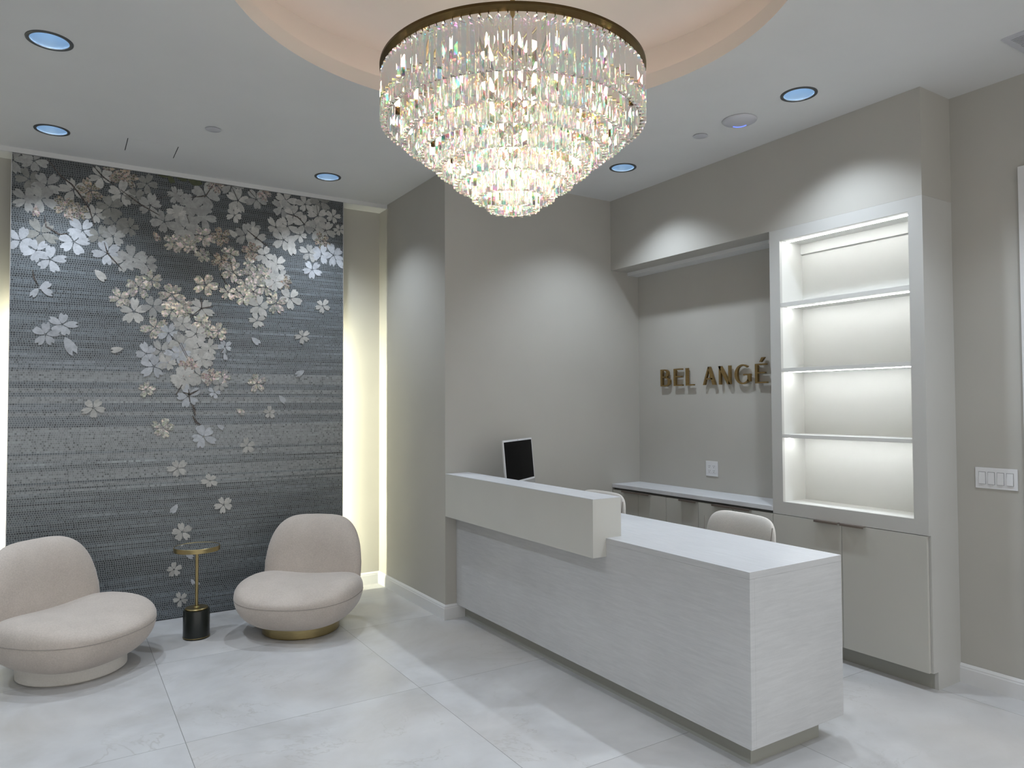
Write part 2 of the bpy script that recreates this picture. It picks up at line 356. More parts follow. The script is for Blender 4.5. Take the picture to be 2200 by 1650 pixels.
BRANCHES='''8,-91,3307,-10,3188,54,3141,112,3064,162,2984,197,2862;8,184,3309,244,3226,321,3175;8,355,3151,488,3061,614,2998;8,595,3117,686,3162;8,-102,2899,-93,2824,-13,2778,34,2793;8,257,2753,279,2677,374,2569;8,-167,2516,-158,2461,-135,2416;8,799,3024,819,2964;8,765,2054,813,1953;8,-283,3253,-313,3294;8,826,3166,930,3192,988,3305;8,1119,3326,1167,3203;8,1235,2970,1304,2918,1402,2858;8,969,2759,1011,2714;8,1039,2608,1096,2514;8,904,2410,909,2323;8,825,2249,909,2323,995,2348;8,747,2063,809,1940;8,1243,3306,1302,3234;8,1542,3145,1635,3127,1697,3072;8,1792,3255,1803,3161;15,737,1665,777,1738;15,822,1704,832,1611;15,786,1680,831,1665,890,1698;15,1051,1992,1069,2018;15,845,1592,864,1552,869,1503;15,851,1503,878,1454,915,1431'''

# ------------------------------------------------------------------ setting
struct(box('floor', XL-0.1, 5.0, YN, YB+0.15, -0.08, 0, M['floor']))
def ring_pts(c, r, n): return [(c[0]+r*math.cos(2*math.pi*k/n), c[1]+r*math.sin(2*math.pi*k/n)) for k in range(n)]
def holed_plane(z, rect, holes):
    x0, x1, y0, y1 = rect
    pts = [(x0, y0), (x1, y0), (x1, y1), (x0, y1)]; edges = [(0, 1), (1, 2), (2, 3), (3, 0)]
    for c, r, n in holes:
        b = len(pts); pts += ring_pts(c, r, n); edges += [(b+k, b+(k+1) % n) for k in range(n)]
    vs, es, fs, *_ = delaunay_2d_cdt([Vector(p) for p in pts], edges, [], 1, 1e-6)
    bm = bmesh.new(); bv = [bm.verts.new((v.x, v.y, z)) for v in vs]
    for f in fs:
        cx = sum(vs[i].x for i in f)/len(f); cyy = sum(vs[i].y for i in f)/len(f)
        if any(math.hypot(cx-c[0], cyy-c[1]) < r*math.cos(math.pi/n) for c, r, n in holes): continue
        bm.faces.new([bv[i] for i in f])
    for f in bm.faces:
        f.normal_update()
        if f.normal.z > 0: f.normal_flip()
    return bm
holes = [(TRAY, TR, 128)] + [((x, y), 0.0835, 40) for x, y in DL]
struct(obj('ceiling', holed_plane(ZC, (XL, 4.95, YN, YB), holes), M['ceil']))
# round stepped tray: lip, hidden cove shelf, upper drum and its own ceiling
bm = bmesh.new()
lathe(bm, [(TR, 0.0), (TR, 0.083), (1.225, 0.083), (1.225, 0.06), (1.325, 0.06), (1.34, 0.075), (1.34, 0.30), (0.0, 0.30)], 128, (TRAY[0], TRAY[1], ZC))
for f in bm.faces:
    f.normal_flip()
o = struct(obj('ceiling_tray', bm, M['tray'], smooth=True)); o.data.set_sharp_from_angle(angle=R(30))
# walls
struct(box('wall_back', XL, XW, YB, YB+0.1, 0, ZC, M['wall']))
struct(box('wall_middle', XW, 4.9, YW, YB+0.1, 0, ZC, M['wall']))
struct(box('wall_right', XR, XR+0.12, YN, YW, 0, ZC, M['wall']))
struct(box('wall_left', XL-0.1, XL, YN, YB+0.1, 0, ZC, M['wall']))
bm = bmesh.new()
bx(bm, XS, XS+0.19, YSE, YW, ZSB, ZC)
bx(bm, XS+0.19, XR, YSE, YT0-0.0005, ZSB, ZC); bx(bm, XS+0.19, XR, YT0-0.0005, YW, ZSB-0.028, ZC, 1)
struct(obj('wall_soffit', bm, [M['wall'], M['ceil']]))
struct(box('trim_1', XL, XW, 5.862, YB, ZC-0.034, ZC, M['ceil']))
def baseboard(name, pts):
    # pts run with the room on the right-hand side; profile: flat board with a stepped moulded top
    prof = [(0.016, 0), (0.016, 0.080), (0.013, 0.086), (0.013, 0.093), (0.006, 0.104), (0, 0.106)]
    bm = bmesh.new(); rows = []
    n = len(pts)
    for i, p in enumerate(pts):
        p = Vector((*p, 0)); ns = []
        if i > 0: d = (p-Vector((*pts[i-1], 0))).normalized(); ns.append(Vector((d.y, -d.x, 0)))
        if i < n-1: d = (Vector((*pts[i+1], 0))-p).normalized(); ns.append(Vector((d.y, -d.x, 0)))
        nn = ns[0] if len(ns) == 1 else (ns[0]+ns[1])/(1+ns[0].dot(ns[1]))
        rows.append([bm.verts.new(p+nn*a+Vector((0, 0, z))) for a, z in prof])
    for a, b in zip(rows, rows[1:]):
        for k in range(len(prof)-1): bm.faces.new((a[k], b[k], b[k+1], a[k+1]))
    bmesh.ops.recalc_face_normals(bm, faces=bm.faces)
    return struct(obj(name, bm, M['base']))
baseboard('baseboard_back', [(XL, YB-0.001), (XW-0.001, YB-0.001), (XW-0.001, YW-0.001), (2.575, YW-0.001)])
baseboard('baseboard_right', [(XR-0.001, YSE), (XR-0.001, 1.75)])
# doorway casing at the right edge of the frame
d = empty('door_1', (XR, 1.2, 0)); struct(d)
bm = bmesh.new(); bx(bm, -0.022, 0, 0.46, 0.55, 0, 2.84); bx(bm, -0.022, 0, -0.55, -0.46, 0, 2.84); bx(bm, -0.022, 0, -0.46, 0.46, 2.75, 2.84)
struct(obj('door_frame', bm, M['base'], d))
struct(box('door_leaf', -0.014, -0.001, -0.46, 0.46, 0.01, 2.75, M['base'], d))

# ------------------------------------------------------------------ ceiling fittings
dl_labels = {0: 'recessed round downlight in the ceiling at upper left, nearest the viewer of the left pair',
 1: 'recessed round downlight in front of the mosaic panel, near its upper left corner',
 2: 'recessed round downlight near the upper right corner of the mosaic panel',
 3: 'recessed round downlight over the desk, farther from viewer, left of the disc-shaped wireless device',
 4: 'recessed round downlight beside the disc-shaped ceiling device, nearest the bookcase'}
dl_far = ['ceiling downlight just out of view above the left edge, level with the chandelier', 'ceiling downlight out of view to the upper left, nearer the entrance', 'ceiling downlight out of view on the bookcase side, nearer the entrance',
 'ceiling downlight straight ahead of the entrance, out of view above', 'ceiling downlight out of view left of the mosaic panel', 'ceiling downlight out of view by the left wall', 'ceiling downlight behind the viewer, in line with the chandelier', 'ceiling downlight behind the viewer on the left']
first = None
def make_downlight():
    r = empty('recessed_downlight', (0, 0, 0))
    lath('trim_ring', [(0.083, 0.0), (0.083, -0.004), (0.090, -0.006), (0.099, -0.004), (0.100, 0.0)], M['trimring'], r, close=True)
    lath('reflector', [(0.0835, 0.0), (0.080, 0.02), (0.068, 0.07), (0.060, 0.095), (0.060, 0.10), (0.0, 0.10)], M['reflector'], r, 40)
    lath('lamp', [(0.0, 0.088), (0.030, 0.088), (0.034, 0.098), (0.0, 0.098)], M['lamp'], r, 24)
    return r
def copy_tree(o, parent=None):
    c = o.copy(); C.objects.link(c); c.parent = parent
    for ch in list(o.children): copy_tree(ch, c)
    return c
proto = make_downlight()
for i, (x, y) in enumerate(DL):
    o = proto if i == 0 else copy_tree(proto)
    o.location = (x, y, ZC)
    tag(o, dl_labels.get(i, dl_far[i-5]), 'downlight', 'recessed downlights')
def cover(x, y, label):
    r = empty('sprinkler_cover', (x, y, ZC))
    lath('plate', [(0, -0.0055), (0.043, -0.0055), (0.047, -0.0040), (0.047, -0.0030), (0.0, -0.0030)], M['plastic_grey'], r, 40)
    lath('collar', [(0.041, -0.0029), (0.041, 0.0), (0.0, 0.0)], M['gap'], r, 32)  # black core draws the shaded gap above the plate
    tag(r, label, 'sprinkler cover', 'concealed sprinkler covers')
cover(0.807, 4.818, 'small round flush cover plate on the ceiling above the mosaic panel')
cover(3.539, 3.259, 'small round flush cover plate on the ceiling beside the disc-shaped wireless device')
ap = empty('wireless_access_point', (3.551, 2.948, ZC))
lath('housing', [(0, -0.027), (0.03, -0.0265), (0.06, -0.0235), (0.088, -0.016), (0.102, -0.009), (0.105, -0.004), (0.105, -0.002), (0.0, -0.002)], M['plastic_grey'], ap, 64)
bm = bmesh.new(); dirv = Vector((3.551, 2.948, 0)).normalized()
a0 = math.atan2(dirv.y, dirv.x)
tube(bm, [(0.048*math.cos(a0+t), 0.048*math.sin(a0+t), -0.0255) for t in [R(-52+13*k) for k in range(9)]], 0.0032, 6)
obj('status_light', bm, M['blue'], ap)
tag(ap, 'white disc-shaped wireless device on the ceiling with a blue light arc', 'wireless access point')
hp = empty('access_panel', (0.511, 5.403, ZC))
box('cover', -0.148, 0.148, -0.13, 0.13, -0.0012, -0.0002, M['ceil'], hp)
for s in (-1, 1): box('edge_gap', s*0.1515-0.0022, s*0.1515+0.0022, -0.13, 0.13, -0.0013, -0.0003, M['gap'], hp)
tag(hp, 'flush square access panel in the ceiling showing two dark slits above the mosaic', 'access panel')
vt = empty('air_vent', (3.836, 1.611, ZC))
bm = bmesh.new()
for a in ((0, 0.36, -0.028, 0), (0, 0.36, -0.36, -0.332), (0, 0.028, -0.332, -0.028), (0.332, 0.36, -0.332, -0.028)): bx(bm, a[0], a[1], a[2], a[3], -0.008, 0)
obj('vent_frame', bm, M['plastic_grey'], vt)
box('backing', 0.028, 0.332, -0.332, -0.028, -0.0012, -0.0002, M['gap'], vt)
bm = bmesh.new()
for k in range(19): bx(bm, 0.030+k*0.016, 0.038+k*0.016, -0.332, -0.028, -0.007, -0.002)
obj('slat', bm, M['plastic_grey'], vt)
tag(vt, 'white square slatted air vent in the ceiling at the upper right edge', 'air vent')

# cove lighting ribbon lying on the hidden tray shelf
bm = bmesh.new(); lathe(bm, [(1.262, 0.0605), (1.275, 0.0605), (1.275, 0.066), (1.262, 0.066)], 96, (TRAY[0], TRAY[1], ZC), close=True)
tag(obj('cove_light_ribbon', bm, M['led_cove']), 'warm light ribbon hidden on the shelf of the round ceiling tray', 'light strip')

# ------------------------------------------------------------------ mosaic panel
X0, X1, ZT = -0.2916, 2.0215, 3.3060
mp = empty('mosaic_panel', (0, YM, 0))
tag(mp, 'tall backlit grey stone mosaic wall panel with white cherry blossom flowers', 'mosaic panel')
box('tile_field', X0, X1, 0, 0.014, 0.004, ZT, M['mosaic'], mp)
for a, b in ((X0-0.003, X0), (X1, X1+0.003)): box('edge_trim', a, b, -0.002, 0.016, 0.004, ZT, M['silver'], mp)
box('backer', X0+0.17, X1-0.17, 0.0141, YB-YM-0.002, 0.004, ZT, M['darkpanel'], mp)
for a in (X0+0.160, X1-0.1695):
    box('light_strip', a, a+0.009, 0.0165, 0.0265, 0.02, 2.25, M['led_wall'], mp)
TONE = {'o': (0.09, 0.10, 0.05, 0.8), 'w': (0.54, 0.53, 0.50, 1), 'g': (0.40, 0.40, 0.385, 1), 'b': (0.50, 0.52, 0.55, 1), 'd': (0.27, 0.27, 0.25, 1),
        't': (0.30, 0.25, 0.20, 0.6), 'k': (0.42, 0.34, 0.31, 0.6), 's': (0.50, 0.48, 0.43, 0.5), 'p': (0.72, 0.68, 0.58, 0.2)}  # dim tone holds shade near the top, bluish tone the downlights' tint
rnd = random.Random(5)
def new_petal_mesh():
    bm = bmesh.new(); return bm, bm.verts.layers.float_color.new('tone')
def petal(bm, lay, x, z, a, ln, wd, notch, tone, y):
    # heart-ended petal outline, root at (x, z), pointing along a
    pr = [(0.03, 0.03), (0.22, 0.30), (0.45, 0.46), (0.70, 0.52), (0.88, 0.42), (0.98, 0.22), (0.98-notch, 0.0)]
    out = [(u, v) for u, v in pr] + [(u, -v) for u, v in pr[-2::-1]]
    j = [rnd.uniform(0.93, 1.07) for _ in out]
    ca, sa = math.cos(a), math.sin(a); top = []; low = []
    for (u, v), q in zip(out, j):
        px = x + (u*ln*q)*ca - v*wd*q*sa; pz = z + (u*ln*q)*sa + v*wd*q*ca
        px = min(max(px, X0+0.001), X1-0.001); pz = min(max(pz, 0.01), ZT-0.003)
        t = bm.verts.new((px, -y, pz)); b = bm.verts.new((px, 0.0, pz)); t[lay] = tone; b[lay] = tone
        top.append(t); low.append(b)
    n = len(top)
    try:
        bm.faces.new(top)
        for k in range(n): bm.faces.new((top[k], low[k], low[(k+1) % n], top[(k+1) % n]))
    except ValueError: pass
items = [s.split(',') for s in FLOWERS.split(';')]
big = set(sorted(range(len(items)), key=lambda q: -int(items[q][2]))[:100])
rest, rlay = new_petal_mesh()
for i, (x, z, r, tn) in enumerate(items):
    x, z, r = int(x)/1000, int(z)/1000, int(r)/1000*0.99
    if i in big: bm, lay = new_petal_mesh()
    else: bm, lay = rest, rlay
    a0 = rnd.uniform(0, 6.28); sq = rnd.uniform(0.75, 1.0); ax = rnd.uniform(0, 3.14)
    for k in range(5):
        a = a0 + k*2*math.pi/5 + rnd.uniform(-0.12, 0.12)
        ln = r*(sq + (1-sq)*abs(math.cos(a-ax)))*rnd.uniform(0.92, 1.08)
        t0 = TONE[tn]; f = rnd.uniform(0.86, 1.12)
        petal(bm, lay, x + 0.06*r*math.cos(a), z + 0.06*r*math.sin(a), a, ln, r*rnd.uniform(0.54, 0.66), rnd.uniform(0.10, 0.20),
              (t0[0]*f, t0[1]*f, t0[2]*f, t0[3]), 0.0011 + 0.000022*i + k*0.000004)
    if i in big:
        bmesh.ops.recalc_face_normals(bm, faces=bm.faces); obj('blossom', bm, M['petal'], mp)
bmesh.ops.recalc_face_normals(rest, faces=rest.faces)
obj('small_blossoms', rest, M['petal'], mp)['kind'] = 'stuff'
for i, s in enumerate(PETALS.split(';')):
    x0, z0, x1, z1, tn = s.split(','); x0, z0, x1, z1 = [int(v)/1000 for v in (x0, z0, x1, z1)]
    bm, lay = new_petal_mesh(); ln = math.hypot(x1-x0, z1-z0); petal(bm, lay, x0, z0, math.atan2(z1-z0, x1-x0), ln, ln*0.5, 0.16, TONE[tn], 0.00466+0.000004*i)
    bmesh.ops.recalc_face_normals(bm, faces=bm.faces); obj('loose_petal', bm, M['petal'], mp)
for i, s in enumerate(BRANCHES.split(';')):
    bm = bmesh.new()
    v = [int(a)/1000 for a in s.split(',')]; wd = v[0]*0.5*1.0; P = [Vector((v[k], 0, v[k+1])) for k in range(1, len(v), 2)]
    yy = 0.0048 if wd < 0.004 else 0.0045
    rows = []
    for k, p in enumerate(P):
        d = (P[min(k+1, len(P)-1)]-P[max(k-1, 0)]).normalized(); nrm = Vector((-d.z, 0, d.x))
        ww = wd*1.25*(1.0 if 0 < k < len(P)-1 else 0.35)
        zz = min(p.z, ZT-0.012); p = Vector((min(max(p.x, X0+0.004), X1-0.004), 0, zz))
        rows.append([bm.verts.new(p+nrm*ww+Vector((0, -yy, 0))), bm.verts.new(p-nrm*ww+Vector((0, -yy, 0))), bm.verts.new(p-nrm*ww), bm.verts.new(p+nrm*ww)])
    for a, b in zip(rows, rows[1:]):
        for k in range(4): bm.faces.new((a[k], a[(k+1) % 4], b[(k+1) % 4], b[k]))
    bm.faces.new(rows[0]); bm.faces.new(rows[-1][::-1])
    bmesh.ops.recalc_face_normals(bm, faces=bm.faces); obj('branch', bm, M['branch'], mp)

# ------------------------------------------------------------------ reception desk
XD, XDB, YDE, ZD, ZTK = 2.510, 3.166, 2.063, 0.854, 0.098
dk = empty('reception_desk', (2.84, 3.4, 0))
tag(dk, 'long pale grey stone-look reception desk with a raised beige ledge at its far end', 'reception desk')
O = (2.84, 3.4, 0)
def db(name, x0, x1, y0, y1, z0, z1, m, bev=0.0012, par=dk): return box(name, x0, x1, y0, y1, z0, z1, m, par, bev, O)
wk = db('worktop', XD, XDB, YDE, YW-0.001, ZD-0.030, ZD, [M['lam_h'], M['lam_v']])
for p in wk.data.polygons: p.material_index = 0 if p.normal.z > 0.5 else 1
db('front_panel', XD, XD+0.03, YDE, YW-0.001, ZTK, ZD-0.0302, M['lam_v'])
db('end_panel', XD+0.0302, XDB, YDE, YDE+0.03, ZTK, ZD-0.0302, M['lam_v'])
bm = bmesh.new(); bx(bm, 2.575-O[0], 2.593-O[0], 2.124-O[1], YW-0.018-O[1], 0, ZTK); bx(bm, 2.593-O[0], 3.059-O[0], 2.124-O[1], 2.142-O[1], 0, ZTK)
bx(bm, 3.041-O[0], 3.059-O[0], 2.142-O[1], 2.60-O[1], 0, ZTK)
obj('toe_kick', bm, M['toe'], dk)
db('drawer_pedestal', 2.64, XDB-0.03, YDE+0.032, YDE+0.46, ZTK, ZD-0.031, M['cab'])
db('ledge', XW, 2.617, 3.015, YW-0.001, 0.754, 1.066, M['counter'])
db('ledge_top', XW, 2.617, 3.015, YW-0.001, 1.0662, 1.0692, M['lam_h'], 0)

# ------------------------------------------------------------------ back cabinets, worktop, bookcase tower
def handle(y0, y1, par, off, zt=0.8485, x=XS):
    bm = bmesh.new()
    bx(bm, x-0.030-off[0], x-off[0], y0-off[1], y1-off[1], zt-off[2]-0.0005, zt+0.0025-off[2])
    bx(bm, x-0.030-off[0], x-0.0275-off[0], y0-off[1], y1-off[1], zt-0.010-off[2], zt-0.0005-off[2])
    return obj('handle', bm, M['bronze'], par)
def unit(name, ya, yb, doors, label):
    off = (XS, (ya+yb)/2, 0); u = empty(name, off)
    tag(u, label, 'cabinet', 'base cabinets under the back worktop')
    box('carcass', XS+0.021, XR-0.004, ya+0.0006, yb-0.0006, ZTK, 0.8615, M['darkpanel'], u, 0, off)
    box('toe_kick', XS+0.07, XS+0.085, ya+0.0006, yb-0.0006, 0, ZTK-0.001, M['toe'], u, 0, off)
    for d0, d1, h0, h1 in doors:
        dr = box('door', XS, XS+0.020, d0+0.0015, d1-0.0015, ZTK+0.002, 0.846, M['cab'], u, 0.001, off)
        handle(h0, h1, dr, off)
unit('base_cabinet', 4.106, YW-0.002, [(4.425, YW-0.004, 4.427, 4.603), (4.106, 4.425, 4.277, 4.423)], 'two-door greige base cabinet in the far corner under the back worktop')
unit('base_cabinet', 3.772, 4.106, [(3.772, 4.106, 3.774, 3.946)], 'single-door greige base cabinet, middle one under the back worktop')
unit('base_cabinet', YT0+0.001, 3.772, [(3.447, 3.772, 3.449, 3.619), (YT0+0.001, 3.447, 3.284, 3.445)], 'two-door greige base cabinet under the back worktop, next to the lit bookcase')
wt = box('back_worktop', XS-0.004, XR-0.001, YT0+0.001, YW-0.001, 0.8645, 0.8945, M['lam_h'], None, 0.0012)
tag(wt, 'pale grey worktop slab running along the recess below the gold letters', 'worktop')

tw = empty('bookcase_tower', (XS, 2.605, 0)); OT = (XS, 2.605, 0)
tag(tw, 'tall built-in white bookcase with four lit empty shelves over two cupboard doors', 'bookcase')
def tb(name, x0, x1, y0, y1, z0, z1, m, bev=0.0, par=tw): return box(name, x0, x1, y0, y1, z0, z1, m, par, bev, OT)
OY0, OY1, OZ0, OZ1 = 2.179, 3.030, 0.933, 2.658
bm = bmesh.new(); q = lambda a: bx(bm, a[0]-OT[0], a[1]-OT[0], a[2]-OT[1], a[3]-OT[1], a[4], a[5])
ZTT = ZSB-0.0005
for a in ((XS, XS+0.022, YSE, OY0, 0.849, ZSB-0.0005), (XS, XS+0.022, OY1, YT0, 0.849, ZSB-0.0005), (XS, XS+0.022, OY0, OY1, OZ1, ZSB-0.0005), (XS, XS+0.022, OY0, OY1, 0.849, OZ0)): q(a)
obj('face_frame', bm, M['frame'], tw)
bm = bmesh.new()
q((XS+0.022, 4.266, OY0-0.02, OY0, OZ0-0.02, OZ1+0.02)); q((XS+0.022, 4.266, OY1, OY1+0.02, OZ0-0.02, OZ1+0.02))
q((XS+0.022, 4.266, OY0, OY1, OZ0-0.02, OZ0)); q((XS+0.022, 4.266, OY0, OY1, OZ1, OZ1+0.02)); q((4.266, 4.286, OY0-0.02, OY1+0.02, OZ0-0.02, OZ1+0.02))
obj('shelf_box', bm, M['shelf'], tw)
tb('cleat', 4.250, 4.2655, OY0, OY1, 2.590, OZ1-0.0005, M['shelf'])
bm = bmesh.new(); q((XS+0.022, XR-0.0005, YSE, YSE+0.02, ZTK, ZTT));  q((XS+0.070, XR-0.0005, YSE, YSE+0.02, 0, ZTK))
q((XS+0.022, XR-0.0005, YT0-0.02, YT0-0.001, 0.0, ZTT))
obj('side_panel', bm, M['frame'], tw)
tb('toe_kick', XS+0.07, XS+0.085, YSE+0.02, YT0-0.02, 0, ZTK, M['toe'])
tb('cupboard_box', XS+0.023, XR-0.02, YSE+0.021, YT0-0.021, ZTK, 0.846, M['darkpanel'])
for z0, z1 in ((2.216, 2.243), (1.787, 1.811), (1.353, 1.376)):
    sh = tb('shelf', XS+0.004, 4.2655, OY0+0.0005, OY1-0.0005, z0, z1, M['shelf'], 0.0008)
    box('light_strip', 4.100-OT[0], 4.112-OT[0], OY0+0.001-OT[1], OY1-0.001-OT[1], z0-0.0035, z0-0.0002, M['led_shelf'], sh)
tb('light_strip', 4.100, 4.112, OY0+0.001, OY1-0.001, OZ1-0.0035, OZ1-0.0002, M['led_shelf'])
for d0, d1, h0, h1 in ((2.6185, YT0-0.001, 2.628, 2.788), (YSE+0.012, 2.6155, 2.462, 2.612)):
    dr = tb('door', XS-0.001, XS+0.019, d0, d1, ZTK+0.002, 0.8455, M['cab'], 0.001)
    handle(h0, h1, dr, OT, 0.8475, XS-0.001)

# ------------------------------------------------------------------ raised lettering
sg = empty('wall_lettering', (XR, 3.91, 1.726)); tag(sg, 'row of raised brushed brass capital letters on the grey recess wall', 'wall letters')
H = 0.143
def rect(y0, y1, z0, z1): return [(y0, z0), (y1, z0), (y1, z1), (y0, z1)]
S, T = 0.023, 0.011       # stem and hairline widths
def arc(cx, cz, rx, rz, a0, a1, n): return [(cx+rx*math.cos(R(a0+(a1-a0)*k/n)), cz+rz*math.sin(R(a0+(a1-a0)*k/n))) for k in range(n+1)]
def band(cx, cz, rx, rz, a0, a1, thick, thin, n=20):
    # curved stroke whose weight swells where it runs vertical
    o_ = arc(cx, cz, rx, rz, a0, a1, n); i_ = []
    for k in range(n+1):
        a = R(a0+(a1-a0)*k/n); t = thin+(thick-thin)*abs(math.cos(a))**1.5
        i_.append((cx+(rx-t)*math.cos(a), cz+(rz-min(t, thin*1.1))*math.sin(a)))
    return [[o_[k], o_[k+1], i_[k+1], i_[k]] for k in range(n)]
def L_E(w): return [rect(0, S, 0, H), rect(S, w, 0, T), rect(S, w*0.96, H-T, H), rect(S, w*0.86, H*0.50, H*0.50+T)]
letters = [
 (4.444, [rect(0, S, 0, H), rect(S, 0.050, 0, T), rect(S, 0.045, H-T, H), rect(S, 0.048, H*0.50, H*0.50+T)] +
         band(0.046, H*0.75, 0.048, H*0.25+0.000, 90, -90, 0.025, T, 14) + band(0.050, H*0.27, 0.062, H*0.27+0.002, 90, -90, 0.027, T, 14)),
 (4.291, L_E(0.098)),
 (4.157, [rect(0, S, 0, H), rect(S, 0.086, 0, T)]),
 (3.972, [[(0.0, 0), (0.019, 0), (0.066, H), (0.053, H)], [(0.098, 0), (0.126, 0), (0.072, H), (0.050, H)], [(0.026, H*0.30), (0.100, H*0.30), (0.096, H*0.30+T), (0.031, H*0.30+T)]]),
 (3.817, [rect(0.008, 0.027, 0, H), rect(0.101, 0.120, 0, H), [(0.0, H), (0.030, H), (0.120, 0), (0.092, 0)]]),
 (3.657, band(0.076, H*0.5, 0.076, H*0.5+0.003, 52, 322, 0.027, T, 34) + [rect(0.082, 0.146, H*0.44, H*0.44+T), rect(0.120, 0.146, 0.016, H*0.44)]),
 (3.469, L_E(0.103) + [[(0.040, H+0.012), (0.055, H+0.012), (0.086, H+0.046), (0.058, H+0.046)]]),
]
for y0, polys in letters:
    bm = bmesh.new()
    for pl in polys:
        f = [bm.verts.new((-0.034, (y0-u)-3.91, v)) for u, v in pl]; b = [bm.verts.new((-0.014, (y0-u)-3.91, v)) for u, v in pl]
        bm.faces.new(f); bm.faces.new(b[::-1]); n = len(f)
        for k in range(n): bm.faces.new((f[k], b[k], b[(k+1) % n], f[(k+1) % n]))
    # standoff pins into the wall
    for (pu, pz) in ((0.013 if y0 not in (3.972, 3.657) else 0.06, H*0.5 if y0 == 3.657 else (H*0.85)),):
        if y0 == 3.657: pu, pz = 0.012, H*0.5
        bx(bm, -0.0141, 0.002, y0-pu-0.003-3.91, y0-pu+0.003-3.91, pz-0.003, pz+0.003)
    bmesh.ops.recalc_face_normals(bm, faces=bm.faces)
    obj('letter', bm, M['letter'], sg)

# ------------------------------------------------------------------ outlet and switches
ou = empty('power_outlet', (XR, 3.916, 1.068)); tag(ou, 'white double wall outlet plate below the brass letters', 'power outlet')
box('wall_plate', -0.006, 0, -0.060, 0.060, -0.0585, 0.0585, M['plastic'], ou, 0.0015)
for s in (-1, 1):
    yc = s*0.023
    rc = box('receptacle', -0.0085, -0.0061, yc-0.017, yc+0.017, -0.034, 0.034, M['plastic'], ou, 0.0008)
    bm = bmesh.new()
    for zc in (-0.0185, 0.0175):
        bx(bm, -0.0089, -0.0086, yc-0.0080, yc-0.0054, zc-0.001, zc+0.008); bx(bm, -0.0089, -0.0086, yc+0.0054, yc+0.0080, zc+0.000, zc+0.007)
        bx(bm, -0.0089, -0.0086, yc-0.0025, yc+0.0025, zc-0.0105, zc-0.0055)
    obj('slot', bm, M['gap'], rc)
sw = empty('light_switch_plate', (XR, 1.8965, 1.1615)); tag(sw, 'white wall plate with four rocker light switches at the right edge', 'light switch')
box('wall_plate', -0.006, 0, -0.1045, 0.1045, -0.0575, 0.0575, M['plastic'], sw, 0.0015)
for k in range(4):
    yc = 0.069-k*0.046
    box('recess', -0.0064, -0.0061, yc-0.0172, yc+0.0172, -0.034, 0.034, M['gap'], sw)
    bm = bmesh.new(); vs = []
    for (xx, zz) in ((-0.0065, -0.0325), (-0.0115, -0.0325), (-0.0075, 0.0325), (-0.0065, 0.0325)):
        vs.append([bm.verts.new((xx, yc-0.0158, zz)), bm.verts.new((xx, yc+0.0158, zz))])
    for i in range(4): a, b = vs[i], vs[(i+1) % 4]; bm.faces.new((a[0], a[1], b[1], b[0]))
    bm.faces.new([v[0] for v in vs]); bm.faces.new([v[1] for v in vs][::-1])
    bmesh.ops.recalc_face_normals(bm, faces=bm.faces)
    obj('rocker', bm, M['plastic'], sw)

# ------------------------------------------------------------------ computer on the desk
mx, my = (3.115+2.675)/2, (4.62+4.32)/2; ma = math.atan2(0.30, 0.44)
mo = empty('computer_monitor', (mx, my, ZD), ma); tilt = Matrix.Translation((0, 0.008, 0.30)) @ Matrix.Rotation(R(-5), 4, 'X') @ Matrix.Translation((0, -0.008, -0.30)); tag(mo, 'slim silver all-in-one computer with a black screen behind the raised desk ledge', 'computer')
W2 = 0.273
box('housing', -W2, W2, 0.0, 0.012, 0.105, 0.468, M['silver'], mo, 0.004)
sp = box('bezel', -W2+0.001, W2-0.001, -0.002, -0.0001, 0.152, 0.467, M['plastic'], mo, 0)
box('screen', -W2+0.012, W2-0.012, -0.0030, -0.0021, 0.166, 0.454, M['black'], mo, 0)
box('chin', -W2+0.001, W2-0.001, -0.002, -0.0001, 0.106, 0.1515, M['silver'], mo, 0)
box('webcam', -0.003, 0.003, -0.0026, -0.0021, 0.458, 0.463, M['gap'], mo, 0)
for o_ in list(mo.children): o_.matrix_local = tilt
bm = bmesh.new(); bx(bm, -0.065, 0.065, 0.0135, 0.0175, 0.004, 0.305); obj('stand', bm, M['silver'], mo)
box('stand_foot', -0.065, 0.065, -0.06, 0.075, 0.0, 0.004, M['silver'], mo, 0.0015)

# ------------------------------------------------------------------ lounge chairs
def surf(name, fn, nu, nv, m, parent, mod=1):
    bm = bmesh.new(); rows = []
    for j in range(1, nv):
        p = -math.pi/2+math.pi*j/nv
        rows.append([bm.verts.new(fn(2*math.pi*i/nu, p)) for i in range(nu)])
    lo = bm.verts.new(fn(0, -math.pi/2)); hi = bm.verts.new(fn(0, math.pi/2))
    for a, b in zip(rows, rows[1:]):
        for i in range(nu): bm.faces.new((a[i], a[(i+1) % nu], b[(i+1) % nu], b[i]))
    for i in range(nu):
        bm.faces.new((lo, rows[0][(i+1) % nu], rows[0][i])); bm.faces.new((hi, rows[-1][i], rows[-1][(i+1) % nu]))
    bmesh.ops.recalc_face_normals(bm, faces=bm.faces)
    return obj(name, bm, m, parent, True)
def seat_fn(t, p):
    cp, sp_ = spow(math.cos(p), 0.72), spow(math.sin(p), 0.85)
    ux, uy = spow(math.cos(t), 0.80), spow(math.sin(t), 0.80)
    if sp_ < 0: cp = spow(math.cos(p), 0.40)
    k = 1.0-0.10*max(0, -sp_)**1.6
    x = 0.425*cp*ux*k; y = 0.39*cp*uy*k - 0.02
    z = 0.252+(0.130 if sp_ > 0 else 0.200)*sp_
    wgt = max(0.0, sp_)
    z += wgt*(0.080*(x/0.40)**2-0.022) - wgt*0.035*max(0.0, -y/0.4)**2 + 0.018*(1-wgt)*(x/0.4)**2
    return (x, y, z)
